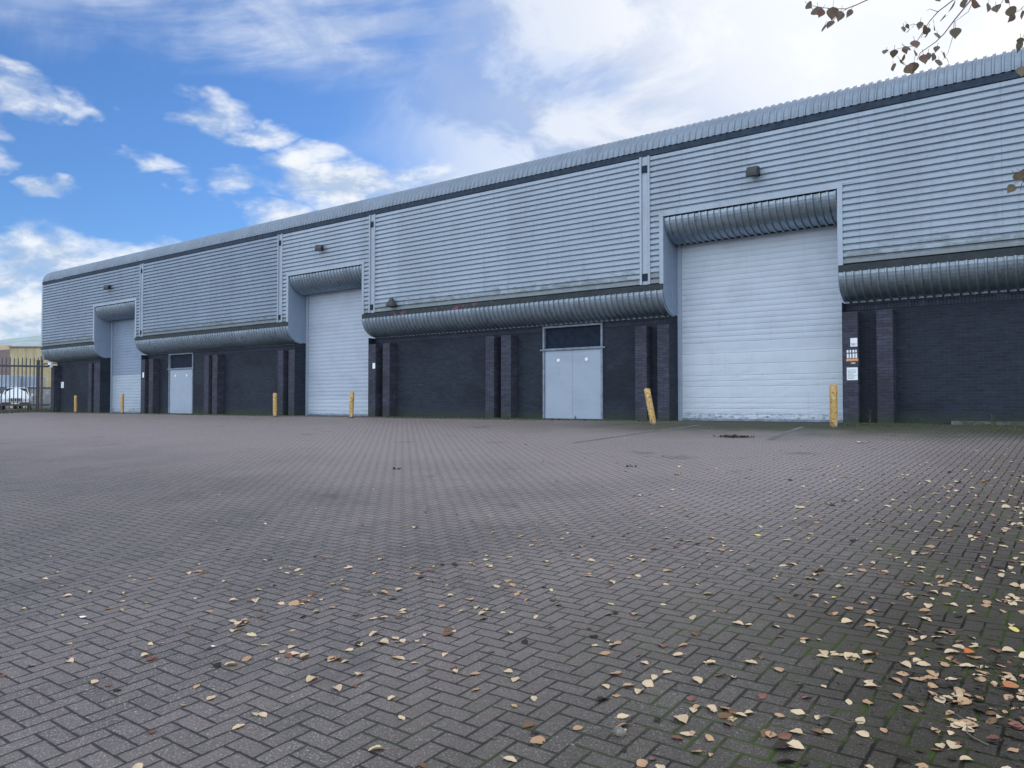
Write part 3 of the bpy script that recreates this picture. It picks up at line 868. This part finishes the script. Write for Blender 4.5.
# drifts under the tree: dense at the right, thinning out over the yard
drifts = [(-.20, -15.7, .36, .34, 165), (-.45, -14.4, .55, .6, 85), (-.15, -12.6, .42, .9, 150), (-.8, -16.4, .45, .30, 60), (-.4, -10.4, .8, 1.1, 85), (.3, -8.2, 1.0, 1.3, 60)]
for cx, cy, sx, sy, n in drifts:
    for k in range(n): put(rnd.gauss(cx, sx), rnd.gauss(cy, sy))
for k in range(300):      # thinning towards the left
    x = -.1 - rnd.expovariate(1 / 1.5); y = -17.3 + 9.5 * rnd.random() ** 1.15
    put(x, y)
for k in range(260):      # scattered over the wide yard, small pale ones
    put(rnd.uniform(-9.5, 1), -17.5 + 15.5 * rnd.random() ** 1.0, s=rnd.uniform(.022, .044))
for k in range(185): put(rnd.uniform(-4.4, -.9), rnd.uniform(-17.9, -13.5), s=max(.026, rnd.gauss(.052, .011)))
for k in range(78): put(rnd.uniform(-6.2, -2.8), rnd.uniform(-18.5, -15.3), s=max(.024, rnd.gauss(.047, .010)))
for k in range(190):
    put(.5 - 5.0 * rnd.random() ** 1.5, rnd.uniform(-13.8, -4.5), rnd.choice(('cream', 'cream', 'cream', 'tan', 'brown')), rnd.uniform(.030, .052))
for k in range(26):
    x = rnd.uniform(-4.9, 3); put(x, -.1 - abs(rnd.gauss(0, .5)), 'cream', .04)
clumps = [rnd.choice(cand)[:2] for _ in range(45)]
for cx, cy in clumps:
    for k in range(rnd.randint(1, 4)): put(cx + rnd.gauss(0, .045), cy + rnd.gauss(0, .045))
uniq = [(-.50, -15.26, 'orange', .068), (-.30, -15.62, 'orange2', .085)]
m_or = mat_leaf('orange_red_leaf', (.45, .10, .025), (.52, .15, .04)); m_or2 = mat_leaf('rust_orange_leaf', (.38, .14, .05), (.48, .20, .08))
for (x, y, c, s), m, lab in zip(uniq, (m_or, m_or2), ('vivid orange-red leaf among the pale leaves at the lower right', 'large rust-orange leaf at the right edge beside the darkest leaf drift')):
    me, _ = leaf_mesh(int(s * 1e4), m); o = bpy.data.objects.new('fallen_leaf', me); COL.objects.link(o)
    o.matrix_world = leaf_matrix(x, y, s, 1.0, .15, .1, .012); tag(o, lab, 'leaf', 'fallen leaves on the paving')
vis = []; rest = []
for q in cand:
    p = proj((q[0], q[1], gz(q[0], q[1])))
    if q[1] > .2: continue
    if p and -4 < p[0] < 1028 and p[1] < 772: vis.append((q[3] / p[2], q))
    else: rest.append(q)
vis.sort(key=lambda t: -t[0])
NI = 290
for _, q in vis[:NI]:
    x, y, c, s, az, tx, ty, lf = q
    me, _b = rnd.choice(SH[c]); o = bpy.data.objects.new('fallen_leaf', me); COL.objects.link(o)
    o.matrix_world = leaf_matrix(x, y, s, az, tx, ty, lf)
    tag(o, LM[c][1], 'leaf', 'fallen leaves on the paving')
mats = [v[0] for v in LM.values()]; keys = list(LM)
allv, allf, alli = [], [], []
for q in [t[1] for t in vis[NI:]] + rest:
    x, y, c, s, az, tx, ty, lf = q
    _, b = rnd.choice(SH[c]); M = leaf_matrix(x, y, s, az, tx, ty, lf); n = len(allv)
    allv += [tuple(M @ Vector(p)) for p in b.v]; allf += [tuple(i + n for i in f) for f in b.f]; alli += [keys.index(c)] * len(b.f)
me = bpy.data.meshes.new('leaf_litter'); me.from_pydata(allv, [], allf)
for m in mats: me.materials.append(m)
me.polygons.foreach_set('material_index', alli)
o = bpy.data.objects.new('leaf_litter', me); COL.objects.link(o); tag(o, 'small distant dead leaves sprinkled over the paving', 'leaves', kind='stuff')
print('leaves in view', len(vis), 'outside', len(rest))

# dark crumbs and broken twigs in the drift
m_crumb = simple('dark_leaf_crumb', (.028, .022, .018), .9)
b = MB()
for k in range(1300):
    x = rnd.gauss(-.12, .32); y = rnd.gauss(-15.75, .34); s = rnd.uniform(.004, .016)
    if k % 4 == 0: x = rnd.gauss(-.25, .5); y = rnd.gauss(-14.0, 1.5)
    blade(b, (x, y, gz(x, y) + .002), rnd.uniform(.002, .012), rnd.uniform(0, 6.3), rnd.uniform(.01, .04), s * .5)
o = b.build('leaf_crumbs', m_crumb); tag(o, 'dark crumbled leaf debris under the thickest leaf drift at lower right', 'debris', kind='stuff')
m_twig = simple('grey_twig', (.11, .085, .07), .8)
for x, y, L, az, lab in [(-.42, -16.15, .30, 2.2, 'long bare twig lying across mossy blocks at the lower right'), (-.62, -14.9, .12, .6, 'short pale twig among cream leaves at the right'),
                         (-.35, -12.6, .16, 1.2, 'thin twig in the leaf scatter at the right edge of the yard'), (-.85, -16.35, .17, .3, 'dark twig lying near the bottom edge among leaves')]:
    b = MB(); pts = []
    for k in range(7):
        t = k / 6 - .5
        px_, py_ = x + math.cos(az) * t * L - math.sin(az) * .10 * L * math.sin(k * 1.1), y + math.sin(az) * t * L + math.cos(az) * .10 * L * math.sin(k * 1.1)
        pts.append((px_, py_, gz(px_, py_) + .006 + .004 * (k % 2)))
    b.tube(pts, [.0035, .0035, .003, .003, .0025, .002, .0012], 6)
    o = b.build('twig', m_twig); tag(o, lab, 'twig')
# litter
m_paper = simple('white_litter', (.72, .73, .74), .6, var=.1)
for x, y, sx, sy, lab in [(-3.35, -4.62, .20, .09, 'white scrap of litter on the paving in front of the right-hand brick wall'), (-5.21, -17.43, .050, .03, 'tiny white scrap near the left edge of the foreground paving'),
                          (-3.97, -17.28, .030, .018, 'white speck of litter touching a tan leaf at lower left')]:
    b = MB(); rows = []
    for i in range(5):
        rows.append([(x + sx * (i / 4 - .5) + rnd.uniform(-.1, .1) * sx, y + sy * (k / 3 - .5) + rnd.uniform(-.1, .1) * sy, gz(x, y) + .006 + rnd.uniform(0, .25) * sy) for k in range(4)])
    b.grid(rows); o = b.build('litter', m_paper); tag(o, lab, 'litter')
b = MB()
st = bmesh.new(); bmesh.ops.create_icosphere(st, subdivisions=3, radius=1)
for v in st.verts:
    v.co = Vector((v.co.x * .028, v.co.y * .022, v.co.z * .018)) * (1 + .18 * math.sin(v.co.x * 7 + 1) * math.sin(v.co.y * 5) + rnd.uniform(-.03, .03))
me = bpy.data.meshes.new('pebble'); st.to_mesh(me); st.free(); me.materials.append(simple('pale_pebble', (.15, .14, .125), .85, var=.3, sc=40))
o = bpy.data.objects.new('pebble', me); COL.objects.link(o); o.location = (-1.56, -16.96, gz(0, -16.96) + .014); tag(o, 'grey pebble among cream leaves at the bottom of the yard', 'pebble')
b = MB()
for k in range(150):
    x = rnd.gauss(-5.93, .17); y = rnd.gauss(-4.15, .09)
    blade(b, (x, y, gz(x, y)), rnd.uniform(.01, .06), rnd.uniform(0, 6.3), rnd.uniform(.02, .08), rnd.uniform(.008, .022))
o = b.build('leaf_heap', m_crumb); tag(o, 'dark heap of wet leaf debris on the paving before the nearest roller door', 'debris')
for x, y, lab in ((-8.9, -11.0, 'black clod of dirt on the open paving left of the leaf scatter'), (-5.6, -9.3, 'brown clod of dirt on the open paving in the middle of the yard')):
    b = MB()
    for k in range(11):
        xx = x + rnd.gauss(0, .05); yy = y + rnd.gauss(0, .02)
        blade(b, (xx, yy, gz(xx, yy)), rnd.uniform(.01, .05), rnd.uniform(0, 6.3), rnd.uniform(.02, .05), rnd.uniform(.008, .018))
    o = b.build('dirt_clod', m_crumb); tag(o, lab, 'dirt')

# ================================================================== BIRCH TREE (stands right of the frame, its twigs hang into view)
def cp(px, py, z):     # a point of the tree measured from the yard at depth z
    d = AX * math.cos(PITCH) * z + Vector((0, 0, math.sin(PITCH) * z)) + RT * ((px - 512) / FPX * z) + UP * ((384 - py) / FPX * z)
    return CAM + d


m_bark = simple('birch_bark', (.30, .28, .26), .8, var=.5, sc=7)
m_tw = simple('birch_twig', (.12, .065, .065), .7)


def mat_bleaf():
    t = NT('birch_leaf'); v = t.coord(); f = t.noise(v, 14, 2, .6); g = t.noise(v, 90, 2)
    c = t.mix(t.step(f, .35, .62), (.085, .072, .055), (.17, .135, .095))
    c = t.mix(t.step(f, .56, .66), c, (.17, .075, .065))
    t.set(t.mix(t.mul(g, .3), c, (.06, .055, .04)), .55)
    tl = t.n('ShaderNodeBsdfTranslucent'); t.put(tl.inputs[0], t.mix(.5, c, (.22, .17, .09)))
    mx = t.n('ShaderNodeMixShader'); mx.inputs[0].default_value = .35
    t.t.links.new(t.b.outputs[0], mx.inputs[1]); t.t.links.new(tl.outputs[0], mx.inputs[2]); t.t.links.new(mx.outputs[0], t.out.inputs[0])
    return t.m


m_bl = mat_bleaf()
TB = Vector((2.6, -12.4, gz(0, -12.4)))
tree = empty('birch_tree', TB, 'birch tree right of the yard whose thin leafy twigs hang into the top right sky', 'tree')
tr = MB(); trunk_pts = [tuple(TB + Vector((.10 * math.sin(k * .8), .06 * math.sin(k * 1.1), k * .75 - .1))) for k in range(10)]
tr.tube(trunk_pts, [.15, .125, .115, .105, .095, .085, .07, .055, .04, .02], 14)
lb_ = lambda b, name, m: b.build(name, m, tree)
lb_(tr, 'trunk', m_bark)
twigs = MB(); leaves = MB()


def bl(p, s, dirv, nrm):
    """heart-shaped birch leaf hanging from p"""
    d = dirv.normalized(); n = d.cross(nrm).normalized(); m_ = n.cross(d)
    out = [(0, 0), (.10, .30), (.26, .44), (.45, .42), (.66, .27), (.84, .10), (1, 0)]
    mid = [p + d * s * a + m_ * s * .04 * math.sin(a * 3) for a, w in out]
    for sg in (-1, 1):
        for (a0, w0), (a1, w1), m0, m1 in zip(out, out[1:], mid, mid[1:]):
            e0 = p + d * s * a0 + n * s * w0 * sg + m_ * s * .14 * w0; e1 = p + d * s * a1 + n * s * w1 * sg + m_ * s * .14 * w1
            if w0 == 0: leaves.face([m0, m1, e1])
            elif w1 == 0: leaves.face([m0, m1, e0])
            else: leaves.face([m0, m1, e1, e0])


def hang(p, s, stem=True):
    d = Vector((rnd.gauss(0, .45), rnd.gauss(0, .45), -1)).normalized()
    q = p - d * s * .45
    bl(p, s, d, Vector((rnd.gauss(0, 1), rnd.gauss(0, 1), rnd.gauss(0, .4))))
    if stem: twigs.tube([tuple(q), tuple(p)], [.0008, .0008], 4, cap=False)
    return q


# main limbs out of the trunk to where the seen twigs start
limb = MB()
def limb_to(h, pts, r0):
    a = TB + Vector((0, 0, h)); c0 = a.lerp(pts[0], .55) + Vector((0, 0, .35)); C4 = [a, c0, pts[0], pts[1]]
    P = [C4[0] * (1 - t) ** 3 + C4[1] * 3 * t * (1 - t) ** 2 + C4[2] * 3 * t * t * (1 - t) + C4[3] * t ** 3 for t in [k / 11 for k in range(12)]]
    P = [p + Vector((rnd.gauss(0, .012), rnd.gauss(0, .012), rnd.gauss(0, .012))) * (0 < i < 11) for i, p in enumerate(P)]
    limb.tube([tuple(p) for p in P], [r0 * (1 - .8 * i / (len(P) - 1)) for i in range(len(P))], 8)


S1 = [cp(1150, -150, 3.6), cp(960, -48, 3.3)]
S2 = [cp(1180, -180, 3.5), cp(1010, -60, 3.2)]
S3 = [cp(1240, 40, 3.3), cp(1070, 120, 3.0)]
limb_to(2.9, S1, .028); limb_to(2.7, S2, .03); limb_to(2.2, S3, .022)
def twig(px, z0, z1, r=.0028, start=None):
    n = len(px); pts = ([start] if start is not None else []) + [cp(x, y, z0 + (z1 - z0) * i / max(1, n - 1)) for i, (x, y) in enumerate(px)]
    twigs.tube([tuple(p) for p in pts], [r * (1 - .7 * i / (len(pts) - 1)) for i in range(len(pts))], 5)
twig([(905, -18), (867, 0), (855.6, 5.3), (846, 8.8), (834.5, 8.8), (822.8, 7.6), (810, 5.3)], 3.25, 3.05, .0030, S1[-1])
twig([(848, 8.2), (840, 13), (833, 21), (826, 27)], 3.12, 3.05, .0013)
twig([(975, -18), (952, 1), (938, 11.7), (929.8, 21), (926, 27), (921, 38)], 3.1, 3.0, .0034, S2[-1])
twig([(938, 11.7), (930, 9), (926.5, 11)], 3.05, 3.0, .0014)
twig([(994, -30), (970.8, 0), (954.4, 20), (943.8, 34), (935.6, 42), (920.4, 52.7), (917, 60)], 3.05, 2.9, .0036, S2[-1])
twig([(985, -25), (974, 0), (968, 12), (954.4, 22)], 3.05, 2.98, .0026, S2[-1])
twig([(953, 36), (950, 46), (948, 53), (941, 62)], 2.95, 2.9, .0014, cp(954.4, 20, 2.98))
twig([(926, 27), (914, 46), (905, 47), (897, 49), (886, 53)], 2.98, 2.95, .0014)
twig([(921, 25), (913, 24), (906, 27), (902, 32)], 2.98, 2.95, .0012)
twig([(1016, -20), (1000, 5), (996, 12)], 3.0, 2.95, .0022, S2[-1])
twig([(1040, -10), (1020, 10), (1010, 16)], 3.0, 2.95, .0022, S2[-1])
twig([(1050, 150), (1024, 176), (1014, 186)], 2.95, 2.9, .0024, S3[-1])
twig([(1050, 20), (1028, 36), (1018, 46)], 2.95, 2.9, .0022, S2[-1])
LV = [(807, 7.6, 9), (812.9, 13.5, 9), (818, 10.5, 9), (822.8, 13, 9), (833, 12.5, 13), (830, 15, 10), (841, 15.8, 11), (851.5, 13, 9), (833, 25, 10), (825, 28.7, 9),
      (938.6, 1, 8), (955.6, 5.5, 14), (963, 4, 10), (971.4, 7, 13), (996, 9.5, 10), (988.5, 8, 10), (1006, 1, 9), (1010, 12, 12), (1014.7, 18, 10), (1022, 15, 9), (912, 31.6, 9), (920.4, 25, 8), (906.5, 26.5, 6),
      (922.8, 33, 11), (934, 28, 11), (928.6, 30.5, 7), (928.6, 36, 7), (937.4, 37, 9), (945, 21, 9), (955.6, 33, 12), (914.5, 45, 11), (904.6, 50, 9), (915, 54.5, 8), (905, 58.5, 9), (928.6, 56, 8), (934.5, 57.5, 9), (937.4, 49, 7),
      (923.3, 59, 11), (942.7, 57, 8), (945.6, 61.5, 10), (914, 67.4, 12), (905.8, 70.5, 11), (939, 64, 10), (1021.8, 46, 12), (1020.6, 41, 8), (1022, 71.5, 12), (886, 52.7, 7), (894.3, 53.3, 9), (903.7, 29.3, 7), (903.7, 50.4, 8), (899.6, 62.7, 8), (893, 68, 9),
      (1014.6, 178, 10), (1014, 189, 10), (1023, 186.5, 11), (1020, 175, 9), (1026, 180, 11), (1030, 170, 12), (1032, 192, 12)]
for x, y, s in LV:
    z = rnd.uniform(2.9, 3.15); sz = s * 1.02 * z / FPX
    hang(cp(x, y - s * .45, z), sz)
# rest of the crown, unseen beyond the frame, made denser to shade the yard
for k in range(84):
    h = rnd.uniform(2.3, 6.3); az = rnd.uniform(-3.14, 3.14); L = rnd.uniform(1.4, 3.6) * (1.2 - h / 9)
    a = TB + Vector((0, 0, h)); d = Vector((math.cos(az), math.sin(az) * .9, .45)); pts = [a]
    for j in range(1, 6): pts.append(a + d * L * j / 5 + Vector((rnd.gauss(0, .05), rnd.gauss(0, .05), -.10 * (j / 5) ** 2 * L * 2)))
    vis_ = [i for i, p in enumerate(pts) if (lambda q: q is not None and q[0] < 1075 and q[1] > -60)(proj(p))]
    if vis_: pts = pts[:vis_[0]]
    if len(pts) < 3: continue
    limb.tube([tuple(p) for p in pts], [.020 * (1 - .9 * i / (len(pts) - 1)) for i in range(len(pts))], 6)
    for j in range(44):
        f = rnd.uniform(.25, .999) * (len(pts) - 1); i = int(f); p = pts[i].lerp(pts[i + 1], f - i) + Vector((rnd.gauss(0, .16), rnd.gauss(0, .16), rnd.uniform(-.32, .12)))
        q = proj(p)
        if q and q[0] < 1050 and q[1] > -25: continue
        hang(p, rnd.uniform(.04, .065), False)
lb_(limb, 'limb', simple('dark_birch_limb', (.13, .10, .09), .8, var=.4, sc=9)); lb_(twigs, 'twig', m_tw); lb_(leaves, 'foliage', m_bl)

# ================================================================== SKY, SUN
w = bpy.data.worlds.new('World'); scene.world = w; w.use_nodes = True
SUN_EL, SUN_AZ = R(31), R(29)        # behind the building, right of the view axis
sd_ = (AX * math.cos(SUN_AZ) + RT * math.sin(SUN_AZ)).normalized() * math.cos(SUN_EL) + Vector((0, 0, math.sin(SUN_EL)))


class WT(NT):
    def __init__(s):
        s.t = w.node_tree; s.t.nodes.clear()
        s.out = s.t.nodes.new('ShaderNodeOutputWorld'); s.b = s.t.nodes.new('ShaderNodeBackground'); s.t.links.new(s.b.outputs[0], s.out.inputs[0])


t = WT()
dirv = t.coord('Generated')
sky = t.n('ShaderNodeTexSky', sky_type='NISHITA'); sky.sun_disc = False
sky.sun_elevation = SUN_EL; sky.sun_rotation = math.atan2(sd_.x, sd_.y); sky.air_density = 1.0; sky.dust_density = .3; sky.ozone_density = 2.0
def dot(a, v):
    nd = t.n('ShaderNodeVectorMath', operation='DOT_PRODUCT'); t.put(nd.inputs[0], a); nd.inputs[1].default_value = tuple(v); return nd.outputs['Value']
nrm = t.n('ShaderNodeVectorMath', operation='NORMALIZE'); t.put(nrm.inputs[0], dirv); D = nrm.outputs[0]
dx, dy, dz = t.xyz(D)
fa = dot(D, AX); ra = dot(D, RT)
az = t.mul(t.M('ARCTAN2', ra, fa), 180 / math.pi); el = t.mul(t.M('ARCSINE', dz), 180 / math.pi)
stretch = t.scale(D, (1, 1, 2.0))
fb = t.noise(stretch, 9.0, 8, .60, .2)
warp = t.noise(stretch, 7.0, 4, .6, 0, 1); wx, wy, wz = t.xyz(warp)
AZ = t.add(az, t.mul(t.sub(wx, .5), 11)); EL = t.add(el, t.mul(t.sub(wy, .5), 5.5))
# cumulus: centre azimuth, elevation, half width, half height, strength
BL = [(-33.5, 18.9, 4.6, 1.3, .95), (-28.5, 18.6, 1.8, .6, .6), (-36, 16.8, 3.4, 1.6, .85), (-22.5, 19.7, 3.4, 1.2, .85), (-19, 18.8, 3, 1.1, .8), (-25.2, 15.8, 2.6, .8, .95), (-23.6, 15.0, 1.8, .8, .8),
      (-15.8, 17.0, 3.4, 1.3, .95), (-12, 15.2, 5.6, 1.9, 1.05), (-6, 16.3, 4.2, 1.1, .85), (-19.5, 15.2, 3.0, 1.2, .95), (-18, 13.4, 3.2, 1.0, .7), (-30.9, 13.6, 2.8, .7, .9), (-35, 15.0, 2, .9, .5),
      (-32, 6.5, 9, 4.8, 1.3), (-25, 9.8, 5, 1.5, .95), (-36, 10, 5, 2.0, 1.0), (-20, 7, 14, 3.4, 1.0)]
F = None
for ca, ce, sa, se, st in BL:
    u = t.mul(t.sub(AZ, ca), 1 / sa); v = t.mul(t.sub(EL, ce), 1 / se)
    f = t.mul(t.sub(1.0, t.add(t.mul(u, u), t.mul(v, v))), st)
    F = f if F is None else t.M('MAXIMUM', F, f)
F = t.M('MAXIMUM', F, -1.0)
cum = t.step(t.add(F, t.mul(t.sub(fb, .5), 3.4)), -.05, 1.3)
# thin veil of high cloud, thickening to the right and all round behind
vn = t.noise(t.scale(D, (1, 1, 1.3)), 3.2, 6, .6, .5)
vfield = t.M('MAXIMUM', t.step(az, -21, 7), t.step(t.M('ABSOLUTE', az), 50, 80))
hi = t.mul(t.step(el, 19.5, 25), t.step(az, -36, -14, .70, 1.0))
cir = t.noise(t.scale(t.vec(t.mul(az, .045), t.add(t.mul(el, .20), t.mul(az, -.035)), 0.0), (1, 1, 1)), 2.2, 6, .55, .25)
vfield = t.M('MAXIMUM', vfield, t.mul(hi, t.step(cir, .30, .70, .42, .95)))
gap1 = t.mul(t.step(t.add(t.M('POWER', t.mul(t.sub(AZ, 2.0), 1 / 5.0), 2.0), t.M('POWER', t.mul(t.sub(EL, 23.0), 1 / 1.8), 2.0)), .1, 1.9, 1, 0), .22)
veil = t.M('MULTIPLY', t.step(t.add(t.mul(vfield, 1.05), t.mul(t.sub(vn, .5), 1.25)), .12, 1.05), t.sub(1.0, gap1))
# relief of the cloud: brighter where it thins upwards
up_ = t.n('ShaderNodeVectorMath', operation='ADD'); t.put(up_.inputs[0], stretch); up_.inputs[1].default_value = tuple(RT * .012 + Vector((0, 0, .03)))
fb2 = t.noise(up_.outputs[0], 9.0, 8, .60, .2)
rel = t.step(t.sub(fb, fb2), -.10, .12)
glow = t.step(dot(D, sd_), .92, .99)
blue = t.mix(1.0, t.scale(sky.outputs[0], (.11, .11, .11)), (.54, .82, 1.20), 'MULTIPLY')
ccol = t.mix(rel, (.52, .63, .80), (.95, .98, 1.02))
vbright = t.add(.62, t.mul(glow, .55))
vl = t.noise(t.scale(D, (1, 1, 1.8)), 4.3, 7, .60, .4)
vcol = t.mix(t.step(vl, .41, .57), t.mix(t.step(az, -8, 24), (.42, .54, .80), (.60, .68, .84)), t.mix(t.step(az, -12, 16), (.74, .82, .96), (.90, .93, .99)))
vcol = t.mix(t.mul(glow, .7), vcol, (1.12, 1.12, 1.12))
back = t.step(t.M('ABSOLUTE', az), 55, 100)
vcol = t.mix(back, vcol, t.mix(t.step(vn, .38, .66), (1.50, 1.70, 2.03), (2.25, 2.46, 2.62)))
c = t.mix(t.mul(veil, .95), blue, vcol)
c = t.mix(t.mul(cum, .96), c, ccol)
c = t.mix(t.step(el, -2, 1.5, 1, 0), c, (.45, .47, .50))
t.put(t.b.inputs[0], c); t.b.inputs[1].default_value = 1.0

sun = bpy.data.lights.new('sun', 'SUN'); sun.energy = .7; sun.angle = R(14); sun.color = (1, .95, .88)
so = bpy.data.objects.new('sun', sun); COL.objects.link(so); so.rotation_euler = sd_.to_track_quat('Z', 'Y').to_euler(); so.location = (0, 10, 30)

scene.view_settings.view_transform = 'Standard'; scene.view_settings.look = 'None'
scene.view_settings.exposure = 0.0; scene.view_settings.gamma = 1.0; scene.view_settings.use_curve_mapping = False
scene.cycles.max_bounces = 8
